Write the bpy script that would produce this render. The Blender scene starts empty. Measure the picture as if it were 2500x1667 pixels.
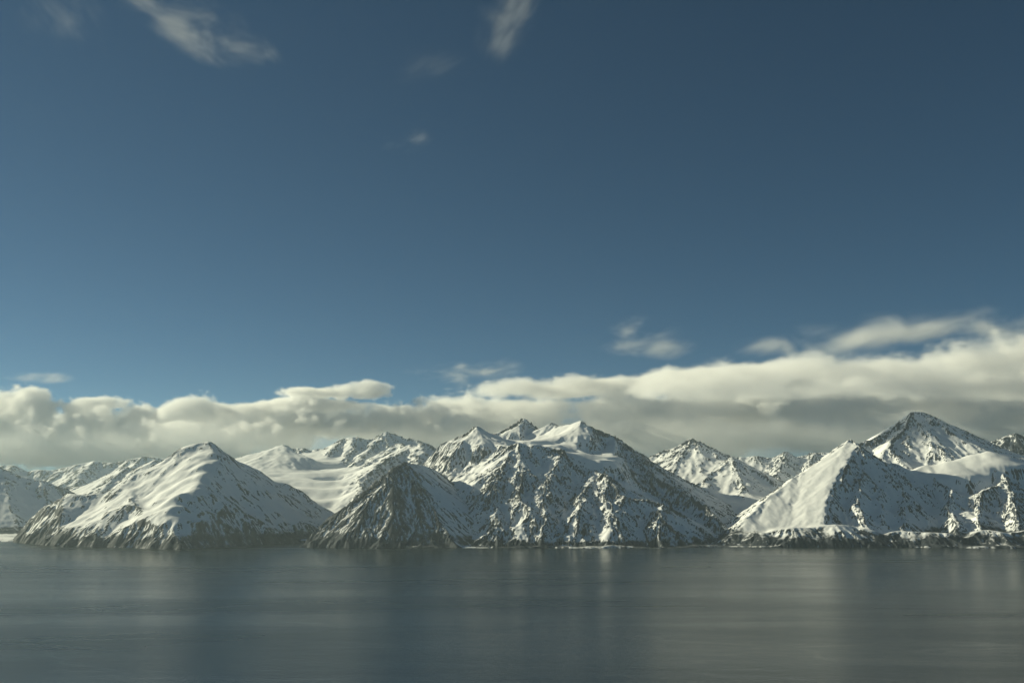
import bpy, math, time
import numpy as np

# ------------------------------------------------------------------ camera, sky, sun, exposure
scene = bpy.context.scene
COL = scene.collection
CAM_H = 400.0                       # the photograph is taken from a hillside above the fjord
PITCH = math.radians(8.75)
FPX = 2430.0                        # focal length in photograph pixels (2500 wide)
cam_d = bpy.data.cameras.new('camera')
cam_d.sensor_width = 36.0
cam_d.lens = 36.0 * FPX / 2500.0
cam_d.clip_start = 1.0
cam_d.clip_end = 200000.0
cam = bpy.data.objects.new('camera', cam_d)
COL.objects.link(cam)
cam.location = (0, 0, CAM_H)
cam.rotation_euler = (math.radians(90) + PITCH, 0, 0)
scene.camera = cam

SUN_AZ = math.radians(-70.0)        # measured from the view axis, negative = to the left
SUN_EL = math.radians(21.0)
sun_dir = np.array([math.sin(SUN_AZ) * math.cos(SUN_EL), math.cos(SUN_AZ) * math.cos(SUN_EL), math.sin(SUN_EL)])
world = bpy.data.worlds.new('World')
scene.world = world
world.use_nodes = True
wn = world.node_tree
wn.nodes.clear()
sky = wn.nodes.new('ShaderNodeTexSky')
sky.sky_type = 'NISHITA'
sky.sun_disc = False
sky.sun_elevation = SUN_EL
sky.sun_rotation = SUN_AZ
sky.altitude = 200
sky.air_density = 0.42
sky.dust_density = 0.0
sky.ozone_density = 4.5
bg = wn.nodes.new('ShaderNodeBackground')
bg.inputs['Strength'].default_value = 0.05
wo = wn.nodes.new('ShaderNodeOutputWorld')
wb = wn.nodes.new('ShaderNodeMix')               # the camera's white balance: greener, less red
wb.data_type = 'RGBA'
wb.blend_type = 'MULTIPLY'
wb.inputs[0].default_value = 1.0
wb.inputs[7].default_value = (0.84, 1.0, 0.76, 1)
wn.links.new(sky.outputs[0], wb.inputs[6])
wn.links.new(wb.outputs[2], bg.inputs[0])
wn.links.new(bg.outputs[0], wo.inputs[0])

sun_d = bpy.data.lights.new('sun', 'SUN')
sun_d.energy = 5.0
sun_d.angle = math.radians(0.5)
sun_d.color = (1.0, 0.95, 0.66)
sun = bpy.data.objects.new('sun', sun_d)
COL.objects.link(sun)
from mathutils import Vector
sun.rotation_euler = Vector(sun_dir).to_track_quat('Z', 'Y').to_euler()
sun.location = (-3000, 0, 3000)

scene.view_settings.view_transform = 'Standard'
scene.view_settings.look = 'None'
scene.view_settings.exposure = 0.45
scene.view_settings.gamma = 1.0
scene.render.engine = 'CYCLES'
scene.cycles.max_bounces = 16
scene.cycles.diffuse_bounces = 3
scene.cycles.glossy_bounces = 3
scene.cycles.volume_bounces = 14
scene.cycles.transparent_max_bounces = 8

# ------------------------------------------------------------------ helpers
T0 = time.time()
ct, st = math.cos(PITCH), math.sin(PITCH)


def at(px, py, ykm):
    """world point seen at photograph pixel (px, py) at a distance of ykm kilometres"""
    xc, yc = (px - 1250.0) / FPX, (833.5 - py) / FPX
    dy, dz = ct - yc * st, st + yc * ct
    k = (ykm - 0.35) * 1000.0 / dy
    return (xc * k, (ykm - 0.35) * 1000.0, CAM_H + dz * k)


def shore_at(px, py):
    xc, yc = (px - 1250.0) / FPX, (833.5 - py) / FPX
    dy, dz = ct - yc * st, st + yc * ct
    k = -CAM_H / dz
    return (xc * k, dy * k)


U = np.uint32


def hash2(ix, iy, seed):
    h = (ix.astype(np.int64).astype(U) * U(374761393)) ^ (iy.astype(np.int64).astype(U) * U(668265263)) ^ U((seed * 2246822519) & 0xffffffff)
    h = (h ^ (h >> U(13))) * U(1274126177)
    h = (h ^ (h >> U(16))) * U(2654435761)
    return (h ^ (h >> U(15)))


def rnd(ix, iy, seed):
    return hash2(ix, iy, seed).astype(np.float32) * np.float32(1.0 / 4294967296.0)


def gnoise(x, y, seed=0):
    """gradient noise, about -1..1"""
    x0, y0 = np.floor(x), np.floor(y)
    fx, fy = (x - x0).astype(np.float32), (y - y0).astype(np.float32)
    ix, iy = x0.astype(np.int64), y0.astype(np.int64)
    u = fx * fx * fx * (fx * (fx * 6 - 15) + 10)
    v = fy * fy * fy * (fy * (fy * 6 - 15) + 10)

    def g(i, j):
        a = rnd(ix + i, iy + j, seed) * np.float32(2 * math.pi)
        return np.cos(a) * (fx - i) + np.sin(a) * (fy - j)
    a, b, c, d = g(0, 0), g(1, 0), g(0, 1), g(1, 1)
    return ((a + (b - a) * u) * (1 - v) + (c + (d - c) * u) * v) * np.float32(1.5)


def fbm(x, y, octs=4, seed=0, gain=0.5):
    s, a, t = 0.0, 1.0, 0.0
    for o in range(octs):
        s = s + a * gnoise(x * 2 ** o + 17.3 * o, y * 2 ** o - 9.1 * o, seed + o)
        t += a
        a *= gain
    return s / t


def ridged(x, y, octs=4, seed=0, gain=0.5):
    s, a, t, w = 0.0, 1.0, 0.0, 1.0
    for o in range(octs):
        n = 1.0 - np.abs(gnoise(x * 2 ** o + 31.7 * o, y * 2 ** o + 5.9 * o, seed + o))
        n = n * n * w
        w = np.clip(n * 1.6, 0, 1)
        s = s + a * n
        t += a
        a *= gain
    return s / t


def sstep(a, b, x):
    t = np.clip((x - a) / (b - a), 0, 1)
    return t * t * (3 - 2 * t)


def smax(a, b, k):
    h = np.clip(0.5 + 0.5 * (a - b) / k, 0, 1)
    return b + (a - b) * h + k * h * (1 - h)


def smin(a, b, k):
    return -smax(-a, -b, k)


def upsample(a, n):
    """bilinear, a coarse (r, c) grid to n times finer: ((r-1)*n+1, (c-1)*n+1)"""
    r, c = a.shape
    yi = np.arange((r - 1) * n + 1) / n
    xi = np.arange((c - 1) * n + 1) / n
    y0 = np.minimum(yi.astype(int), r - 2)
    x0 = np.minimum(xi.astype(int), c - 2)
    fy = (yi - y0)[:, None].astype(np.float32)
    fx = (xi - x0)[None, :].astype(np.float32)
    A = a[y0] * (1 - fy) + a[y0 + 1] * fy
    return A[:, x0] * (1 - fx) + A[:, x0 + 1] * fx


def upsample_to(a, n, shape):
    p = np.pad(a, ((0, 1), (0, 1)), mode='edge')
    return upsample(p, n)[:shape[0], :shape[1]]


def blur(a, n=1):
    for _ in range(n):
        p = np.pad(a, 1, mode='edge')
        a = (p[:-2, 1:-1] + 2 * p[1:-1, 1:-1] + p[2:, 1:-1]) * 0.25
        p = np.pad(a, 1, mode='edge')
        a = (p[1:-1, :-2] + 2 * p[1:-1, 1:-1] + p[1:-1, 2:]) * 0.25
    return a


def gullies(X, Y, H, cell, amp, wave, octs, seed, slope_full=0.7):
    """carve branching gullies that run down the slope"""
    carve = np.zeros_like(H)
    gsum = np.zeros_like(H)
    for o in range(octs):
        w = wave / 2 ** o
        if w < 2.2 * cell:
            break
        gy, gx = np.gradient(blur(H, 3 if o == 0 else 1), cell)
        sl = np.hypot(gx, gy) + 1e-6
        sx, sy = -gy / sl, gx / sl
        px, py = X / (w * 2.0), Y / (w * 2.0)
        ix, iy = np.floor(px).astype(np.int64), np.floor(py).astype(np.int64)
        C = np.zeros_like(H)
        S = np.zeros_like(H)
        for i in range(-1, 2):
            for j in range(-1, 2):
                cx = ix + i
                cy = iy + j
                vx = (px - cx - rnd(cx, cy, seed + o)).astype(np.float32)
                vy = (py - cy - rnd(cx, cy, seed + o + 57)).astype(np.float32)
                wt = np.maximum(np.exp(-2.2 * (vx * vx + vy * vy)) - 0.02, 0)
                ph = (vx * sx + vy * sy) * (2 * math.pi * 2.0) + rnd(cx, cy, seed + o + 91) * 6.283
                C += wt * np.cos(ph)
                S += wt * np.sin(ph)
        m = np.hypot(C, S) + 1e-4
        stripe = C / m * np.clip(m * 2.5, 0, 1)
        a = amp / 1.75 ** o * np.clip(sl / slope_full, 0, 1.3) ** 1.5
        d = a * (stripe - 0.55)
        H = H + d
        gsum = gsum + stripe / 1.5 ** o
    return H, gsum


def fall_streaks(X, Y, H, cell, wave, seed, stretch=4.0):
    """fine stripes that run down the slope, -1..1"""
    gy, gx = np.gradient(H, cell)
    sl = np.hypot(gx, gy) + 1e-6
    sx, sy = -gy / sl, gx / sl
    c = wave * stretch
    px, py = X / c, Y / c
    ix, iy = np.floor(px).astype(np.int64), np.floor(py).astype(np.int64)
    C = np.zeros_like(H)
    W = np.zeros_like(H) + 1e-4
    for i in range(-1, 2):
        for j in range(-1, 2):
            cx, cy = ix + i, iy + j
            vx = (px - cx - rnd(cx, cy, seed)).astype(np.float32)
            vy = (py - cy - rnd(cx, cy, seed + 57)).astype(np.float32)
            wt = np.maximum(np.exp(-2.6 * (vx * vx + vy * vy)) - 0.02, 0)
            u = (vx * sx + vy * sy) * stretch
            C += wt * gnoise(u * 1.6 + rnd(cx, cy, seed + 91) * 64.0, (vx * sy - vy * sx) * 1.2 + rnd(cx, cy, seed + 92) * 64.0, seed + 3)
            W += wt
    return C / W * 1.7


def seg_dist(X, Y, ax, ay, bx, by):
    dx, dy = bx - ax, by - ay
    L2 = dx * dx + dy * dy + 1e-9
    t = ((X - ax) * dx + (Y - ay) * dy) / L2
    tc = np.clip(t, 0, 1)
    ex, ey = X - (ax + tc * dx), Y - (ay + tc * dy)
    d = np.sqrt(ex * ex + ey * ey)
    side = dx * (Y - ay) - dy * (X - ax)          # > 0: left of the direction = far side for a left-to-right ridge
    return t, tc, d, side


def polyline_side(X, Y, P):
    """distance to a polyline and the side (+1 left of its direction, -1 right)"""
    best = np.full_like(X, 1e9)
    perp = np.zeros_like(X)
    for i in range(len(P) - 1):
        t, tc, d, side = seg_dist(X, Y, P[i][0], P[i][1], P[i + 1][0], P[i + 1][1])
        sp = side / math.hypot(P[i + 1][0] - P[i][0], P[i + 1][1] - P[i][1])
        m = (d < best - 0.5) | ((d < best + 0.5) & (np.abs(sp) > np.abs(perp)))
        best = np.where(m, np.minimum(d, best), best)
        perp = np.where(m, sp, perp)
    return best, perp


def ridge(pts, near=0.75, far=0.75, rock_near=0.3, rock_far=0.3, conc=0.85, w=350.0, k=25.0, end=None, farw=None, nearw=None, clip=None, keep=1, rnd_=0.0):
    return dict(p=[at(*q) for q in pts], near=near, far=far, rn=rock_near, rf=rock_far, conc=conc, w=w, k=k, end=end, farw=farw, nearw=nearw,
                clip=[at(*q) for q in clip] if clip else None, keep=keep, rnd_=rnd_)


def terrain(x0, x1, y0, y1, cell, ridges, floor=None, floor_r=900.0, floor_fall=0.8, shore=None, bank=0.9, bank0=2.0, apron=8.0, seed=1,
            warp=35.0, gul=(24.0, 240.0, 5), crag=14.0, floor_noise=6.0, coarse=3, scrub=130.0, strata=0.0, cover=0.3, low_rock=None):
    nx = int((x1 - x0) / cell / coarse) + 2
    ny = int((y1 - y0) / cell / coarse) + 2
    cx = x0 + np.arange(nx) * cell * coarse
    cy = y0 + np.arange(ny) * cell * coarse
    X, Y = np.meshgrid(cx, cy)
    X = X.astype(np.float32)
    Y = Y.astype(np.float32)
    wx = X + warp * fbm(X / 420, Y / 420, 3, seed + 11)
    wy = Y + warp * fbm(X / 420, Y / 420, 3, seed + 23)
    H = np.full_like(X, -4000.0)
    R = np.full_like(X, 0.2)
    for r in ridges:
        h = np.full_like(X, -4000.0)
        rk = np.zeros_like(X)
        P = r['p']
        near_d, perp = polyline_side(wx, wy, P)
        fs = np.clip(0.5 + 0.5 * perp / np.maximum(near_d, 1.0), 0, 1)       # 1 on the far side, 0 on the near side
        rside = r['rn'] + (r['rf'] - r['rn']) * fs
        s = r['near'] + (r['far'] - r['near']) * fs
        s2 = s * r['conc']
        for i in range(len(P) - 1):
            t, tc, d, side = seg_dist(wx, wy, P[i][0], P[i][1], P[i + 1][0], P[i + 1][1])
            z = P[i][2] + tc * (P[i + 1][2] - P[i][2])
            if r['rnd_']:
                d = np.sqrt(d * d + r['rnd_'] ** 2) - r['rnd_']
            c = z - (s2 * d * 0.999 + (s - s2) * r['w'] * (1 - np.exp(-d / r['w'])))
            if r['farw'] is not None:                       # a shelf of that width, then a drop
                c = c - fs * 0.7 * np.maximum(d - r['farw'], 0)
            if r['nearw'] is not None:
                c = c - (1 - fs) * 0.7 * np.maximum(d - r['nearw'], 0)
            m = c > h
            h = np.where(m, c, h)
            rs = rside
            if r['farw'] is not None:                       # below a shelf the drop is rocky
                rs = rs + (0.6 - rs) * fs * sstep(r['farw'], r['farw'] + 120, d)
            if r['nearw'] is not None:
                rs = rs + (0.6 - rs) * (1 - fs) * sstep(r['nearw'], r['nearw'] + 120, d)
            rk = np.where(m, rs, rk)
        if r['clip']:                                       # a face that ends at a spur
            cd, cp = polyline_side(wx, wy, r['clip'])
            h = h - 0.8 * np.where(cp * r['keep'] < 0, cd, 0)
            rk = np.where(cp * r['keep'] < 0, 0.55, rk)
        R = np.where(h > H, rk, R)
        H = smax(H, h, r['k'])
    if floor:
        F = [at(*q) for q in floor]
        num = np.zeros_like(X)
        den = np.zeros_like(X) + 1e-12
        dm = np.full_like(X, 1e9)
        for (fx, fy, fz) in F:
            d = np.hypot(X - fx, Y - fy)
            w = 1.0 / (d + 40.0) ** 3
            num += w * fz
            den += w
            dm = np.minimum(dm, d)
        fl = num / den - np.maximum(dm - floor_r, 0) * floor_fall
        R = np.where(fl > H, 0.03 + 0.4 * sstep(floor_r, floor_r + 150, dm), R)
        H = smax(H, fl, 60.0)
    R = blur(R, 2)
    H = upsample(H, coarse)
    R = upsample(R, coarse)
    n2, n1 = H.shape
    fx = x0 + np.arange(n1) * cell
    fy = y0 + np.arange(n2) * cell
    X, Y = np.meshgrid(fx, fy)
    X = X.astype(np.float32)
    Y = Y.astype(np.float32)
    H = blur(H, coarse)
    if shore is not None:
        S = [shore_at(*q) for q in shore]
        Xc, Yc = X[::coarse, ::coarse], Y[::coarse, ::coarse]
        wx = Xc + 25 * fbm(Xc / 160, Yc / 160, 3, seed + 71)
        wy = Yc + 45 * fbm(Xc / 160, Yc / 160, 3, seed + 72)
        best, perp = polyline_side(wx, wy, S)
        sg = np.where(perp > 0, 1.0, -1.0)
        ds = upsample((best * sg).astype(np.float32), coarse)
        fan = fbm(X / 170, Y / 170, 3, seed + 80)
        B = bank0 + bank * ds * (1 + 0.25 * fan)
        B = np.where(ds < 0, ds * 0.3, B)
        talus = np.minimum(0.5 * ds, apron * (0.2 + 1.8 * fbm(X / 330, Y / 500, 3, seed + 85)))
        R = R * (0.45 + 0.55 * sstep(-15, 25, H - talus))
        H = smax(H, (2.0 + talus).astype(np.float32), 14.0)
        H = (smin(H, B.astype(np.float32), 25.0) + 3.0).astype(np.float32)
    if low_rock:                                            # bare cliffs along the foot
        R = R + low_rock[1] * sstep(low_rock[0] * 1.25, low_rock[0] * 0.8, H + 0.7 * low_rock[0] * fbm(X / 380, Y / 380, 4, seed + 88))
    H0 = H
    rock_w = sstep(0.06, 0.55, R)
    H, G = gullies(X, Y, H, cell, gul[0], gul[1], gul[2], seed)
    H = H0 + (H - H0) * (0.1 + 0.9 * rock_w)
    gy, gx = np.gradient(H0, cell)
    sl0 = np.hypot(gx, gy)
    st1 = fall_streaks(X, Y, blur(H0, 4), cell, max(34.0, 3.2 * cell), seed + 140)
    st2 = fall_streaks(X, Y, blur(H0, 4), cell, max(80.0, 7.0 * cell), seed + 150)
    cr = ridged(X / 120, Y / 120, 5, seed + 40, 0.6) - 0.45
    H = H + (3.0 * st1 + 6.0 * st2) * rock_w * sstep(0.3, 0.8, sl0)
    H = H + 0.6 * crag * cr * sstep(0.15, 0.7, sl0) * (0.06 + 0.94 * rock_w)
    H = H + floor_noise * fbm(X / 300, Y / 300, 4, seed + 60) * (1 - rock_w * 0.5)
    if shore is not None:
        H = np.minimum(H, np.where(ds > 0, 3.0 + 2.2 * ds, -1.5 + 0.25 * ds)).astype(np.float32)
    H = np.maximum(H, -40.0)
    # where rock shows: on steep ground and ribs, by the rockiness of the face
    gy, gx = np.gradient(H, cell)
    sl = np.hypot(gx, gy)
    cvx = H - blur(H, 3)
    hb = blur(H[::4, ::4], 8)
    cvx2 = H - upsample_to(hb, 4, H.shape)
    n1_ = fbm(X / 420, Y / 420, 6, seed + 90, 0.62)
    n2_ = gnoise(X / (2.6 * cell), Y / (2.6 * cell), seed + 97)
    thr = 1.45 - 1.05 * R
    val = (sl - thr) * 0.8 + 0.58 * n1_ + 0.04 * n2_ + 0.17 * st1 + 0.26 * st2 + np.clip(cvx / 4.0, -0.6, 0.25) + np.clip(cvx2 / 30.0, -0.5, 0.12) + 0.10 * G
    if strata:
        val = val + strata * np.sin((H + 0.25 * X * 0.2 + 30 * n1_) / 9.0) * sstep(0.25, 0.6, R)
    land = (H > 15) & (sl0 > 0.12)
    q = np.quantile(val[land][::7], 1.0 - cover)
    rock = sstep(q - 0.11, q + 0.13, val)
    n3_ = fbm(X / 110, Y / 70, 4, seed + 93, 0.65)
    low = sstep(scrub, scrub * 0.3, H + 0.8 * scrub * n1_) * sstep(0.06, 0.28, R + 0.1 * n1_)
    rock = np.maximum(rock, low * np.clip(0.85 + 0.9 * n3_ + 0.15 * n2_ + 0.35 * st1, 0, 1.1))
    rock = np.clip(rock, 0, 1)
    # snow lies smooth, rock is rough
    rb = blur(rock, 1)
    Hs = blur(H, 4)
    H = Hs + (H - Hs) * (0.2 + 0.8 * rb)
    H = H + rb * (2.2 * gnoise(X / 21, Y / 21, seed + 101) + 3.5 * (np.abs(gnoise(X / 45, Y / 45, seed + 103)) - 0.3)) * np.clip(H / 20, 0, 1)
    return X, Y, H.astype(np.float32), rock.astype(np.float32)


def mesh_from(name, X, Y, H, attrs, mat):
    keep = H > -39.0
    p = keep[:-1, :-1] | keep[1:, :-1] | keep[:-1, 1:] | keep[1:, 1:]
    n2, n1 = H.shape
    idx = np.arange(n1 * n2).reshape(n2, n1)
    q = np.stack([idx[:-1, :-1][p], idx[:-1, 1:][p], idx[1:, 1:][p], idx[1:, :-1][p]], 1)
    used = np.unique(q)
    remap = np.full(n1 * n2, -1, np.int64)
    remap[used] = np.arange(len(used))
    co = np.stack([X.ravel()[used], Y.ravel()[used], H.ravel()[used]], 1).astype(np.float32)
    base = np.array([co[:, 0].mean(), co[:, 1].mean(), 0], np.float32)
    co -= base
    q = remap[q].astype(np.int32)
    me = bpy.data.meshes.new(name)
    me.vertices.add(len(co))
    me.vertices.foreach_set('co', co.ravel())
    me.loops.add(q.size)
    me.loops.foreach_set('vertex_index', q.ravel())
    me.polygons.add(len(q))
    me.polygons.foreach_set('loop_start', np.arange(0, q.size, 4, dtype=np.int32))
    me.polygons.foreach_set('use_smooth', np.ones(len(q), bool))
    me.update(calc_edges=True)
    for k, v in attrs.items():
        at_ = me.attributes.new(k, 'FLOAT', 'POINT')
        at_.data.foreach_set('value', v.ravel()[used].astype(np.float32))
    me.materials.append(mat)
    ob = bpy.data.objects.new(name, me)
    ob.location = [float(v) for v in base]
    COL.objects.link(ob)
    print(name, len(co), 'verts', round(time.time() - T0, 1), 's')
    return ob


# ------------------------------------------------------------------ materials
def new_mat(name):
    m = bpy.data.materials.new(name)
    m.use_nodes = True
    m.node_tree.nodes.clear()
    return m, m.node_tree.nodes, m.node_tree.links


def mountain_material():
    m, N, L = new_mat('snow_and_rock')
    out = N.new('ShaderNodeOutputMaterial')
    b = N.new('ShaderNodeBsdfPrincipled')
    b.inputs['Roughness'].default_value = 0.85
    b.inputs['Specular IOR Level'].default_value = 0.15
    L.new(b.outputs[0], out.inputs[0])
    a = N.new('ShaderNodeAttribute')
    a.attribute_name = 'rock'
    geo = N.new('ShaderNodeNewGeometry')
    n = N.new('ShaderNodeTexNoise')
    n.inputs['Scale'].default_value = 0.045
    n.inputs['Detail'].default_value = 4
    n.inputs['Roughness'].default_value = 0.65
    L.new(geo.outputs['Position'], n.inputs['Vector'])
    ma = N.new('ShaderNodeMath')
    ma.operation = 'MULTIPLY_ADD'
    L.new(n.outputs['Fac'], ma.inputs[0])
    ma.inputs[1].default_value = 0.6
    ma.inputs[2].default_value = -0.30
    ad = N.new('ShaderNodeMath')
    ad.operation = 'ADD'
    L.new(a.outputs['Fac'], ad.inputs[0])
    L.new(ma.outputs[0], ad.inputs[1])
    mr = N.new('ShaderNodeMapRange')
    mr.interpolation_type = 'SMOOTHSTEP'
    mr.inputs['From Min'].default_value = 0.25
    mr.inputs['From Max'].default_value = 0.75
    L.new(ad.outputs[0], mr.inputs['Value'])
    # rock colour, broken by a larger noise
    n2 = N.new('ShaderNodeTexNoise')
    n2.inputs['Scale'].default_value = 0.012
    n2.inputs['Detail'].default_value = 5
    L.new(geo.outputs['Position'], n2.inputs['Vector'])
    rc = N.new('ShaderNodeMix')
    rc.data_type = 'RGBA'
    L.new(n2.outputs['Fac'], rc.inputs[0])
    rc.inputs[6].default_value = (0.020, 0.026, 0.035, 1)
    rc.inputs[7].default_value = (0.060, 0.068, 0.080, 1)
    sc = N.new('ShaderNodeMix')
    sc.data_type = 'RGBA'
    L.new(n2.outputs['Fac'], sc.inputs[0])
    sc.inputs[6].default_value = (0.82, 0.83, 0.85, 1)
    sc.inputs[7].default_value = (0.74, 0.75, 0.78, 1)
    mx = N.new('ShaderNodeMix')
    mx.data_type = 'RGBA'
    L.new(mr.outputs[0], mx.inputs[0])
    L.new(sc.outputs[2], mx.inputs[6])
    L.new(rc.outputs[2], mx.inputs[7])
    L.new(mx.outputs[2], b.inputs['Base Color'])
    return m


def water_material():
    m, N, L = new_mat('fjord_water')
    out = N.new('ShaderNodeOutputMaterial')
    b = N.new('ShaderNodeBsdfPrincipled')
    b.inputs['Base Color'].default_value = (0.006, 0.012, 0.013, 1)
    b.inputs['IOR'].default_value = 1.28
    L.new(b.outputs[0], out.inputs[0])
    geo = N.new('ShaderNodeNewGeometry')
    mp = N.new('ShaderNodeMapping')
    mp.inputs['Rotation'].default_value = (0, 0, math.radians(8))
    mp.inputs['Scale'].default_value = (0.00022, 0.0011, 1)
    L.new(geo.outputs['Position'], mp.inputs['Vector'])
    n = N.new('ShaderNodeTexNoise')
    n.inputs['Scale'].default_value = 1.0
    n.inputs['Detail'].default_value = 5
    n.inputs['Roughness'].default_value = 0.55
    n.inputs['Distortion'].default_value = 0.6
    L.new(mp.outputs[0], n.inputs['Vector'])
    # wind lanes: broad ruffled and smooth areas, with thin slicks drawn out along the wind
    mp2 = N.new('ShaderNodeMapping')
    mp2.inputs['Rotation'].default_value = (0, 0, math.radians(-5))
    mp2.inputs['Scale'].default_value = (0.0007, 0.0032, 1)
    L.new(geo.outputs['Position'], mp2.inputs['Vector'])
    n2 = N.new('ShaderNodeTexNoise')
    n2.inputs['Scale'].default_value = 1.0
    n2.inputs['Detail'].default_value = 3
    n2.inputs['Distortion'].default_value = 1.2
    L.new(mp2.outputs[0], n2.inputs['Vector'])
    ab = N.new('ShaderNodeMath')
    ab.operation = 'SUBTRACT'
    ab.inputs[1].default_value = 0.5
    L.new(n2.outputs['Fac'], ab.inputs[0])
    ab2 = N.new('ShaderNodeMath')
    ab2.operation = 'ABSOLUTE'
    L.new(ab.outputs[0], ab2.inputs[0])
    sl = N.new('ShaderNodeMapRange')
    sl.interpolation_type = 'SMOOTHSTEP'
    sl.inputs['From Min'].default_value = 0.0
    sl.inputs['From Max'].default_value = 0.02
    sl.inputs['To Min'].default_value = -0.03
    sl.inputs['To Max'].default_value = 0.0
    L.new(ab2.outputs[0], sl.inputs['Value'])
    mr = N.new('ShaderNodeMapRange')
    mr.interpolation_type = 'SMOOTHSTEP'
    mr.inputs['From Min'].default_value = 0.36
    mr.inputs['From Max'].default_value = 0.64
    mr.inputs['To Min'].default_value = 0.19
    mr.inputs['To Max'].default_value = 0.28
    L.new(n.outputs['Fac'], mr.inputs['Value'])
    sm = N.new('ShaderNodeMath')
    sm.operation = 'ADD'
    L.new(mr.outputs[0], sm.inputs[0])
    L.new(sl.outputs[0], sm.inputs[1])
    L.new(sm.outputs[0], b.inputs['Roughness'])
    # wavelets
    w = N.new('ShaderNodeTexNoise')
    w.inputs['Scale'].default_value = 0.11
    w.inputs['Detail'].default_value = 3
    L.new(geo.outputs['Position'], w.inputs['Vector'])
    bp = N.new('ShaderNodeBump')
    bp.inputs['Strength'].default_value = 0.8
    bp.inputs['Distance'].default_value = 1.0
    L.new(w.outputs['Fac'], bp.inputs['Height'])
    mp3 = N.new('ShaderNodeMapping')
    mp3.inputs['Rotation'].default_value = (0, 0, math.radians(14))
    mp3.inputs['Scale'].default_value = (0.004, 0.010, 1)
    L.new(geo.outputs['Position'], mp3.inputs['Vector'])
    w2 = N.new('ShaderNodeTexNoise')
    w2.inputs['Scale'].default_value = 1.0
    w2.inputs['Detail'].default_value = 6
    w2.inputs['Roughness'].default_value = 0.6
    L.new(mp3.outputs[0], w2.inputs['Vector'])
    bp2 = N.new('ShaderNodeBump')
    bp2.inputs['Strength'].default_value = 0.3
    bp2.inputs['Distance'].default_value = 4.0
    L.new(w2.outputs['Fac'], bp2.inputs['Height'])
    L.new(bp.outputs[0], bp2.inputs['Normal'])
    L.new(bp2.outputs[0], b.inputs['Normal'])
    return m


MOUNT = mountain_material()


def structure(ob, label):
    ob['kind'] = 'structure'
    ob['label'] = label
    return ob


# ------------------------------------------------------------------ water
me = bpy.data.meshes.new('water')
me.from_pydata([(-20000, -6000, 0), (20000, -6000, 0), (20000, 19600, 0), (-20000, 19600, 0)], [], [(0, 1, 2, 3)])
me.materials.append(water_material())
water = bpy.data.objects.new('water', me)
COL.objects.link(water)
structure(water, 'dark grey green fjord water with pale wind streaks')


# ------------------------------------------------------------------ mountains
def mountain(label, box, cell, ridges, **kw):
    X, Y, H, rock = terrain(box[0], box[1], box[2], box[3], cell, ridges, **kw)
    ob = mesh_from('mountain', X, Y, H, {'rock': rock}, MOUNT)
    return structure(ob, label)


R_ = ridge
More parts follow.
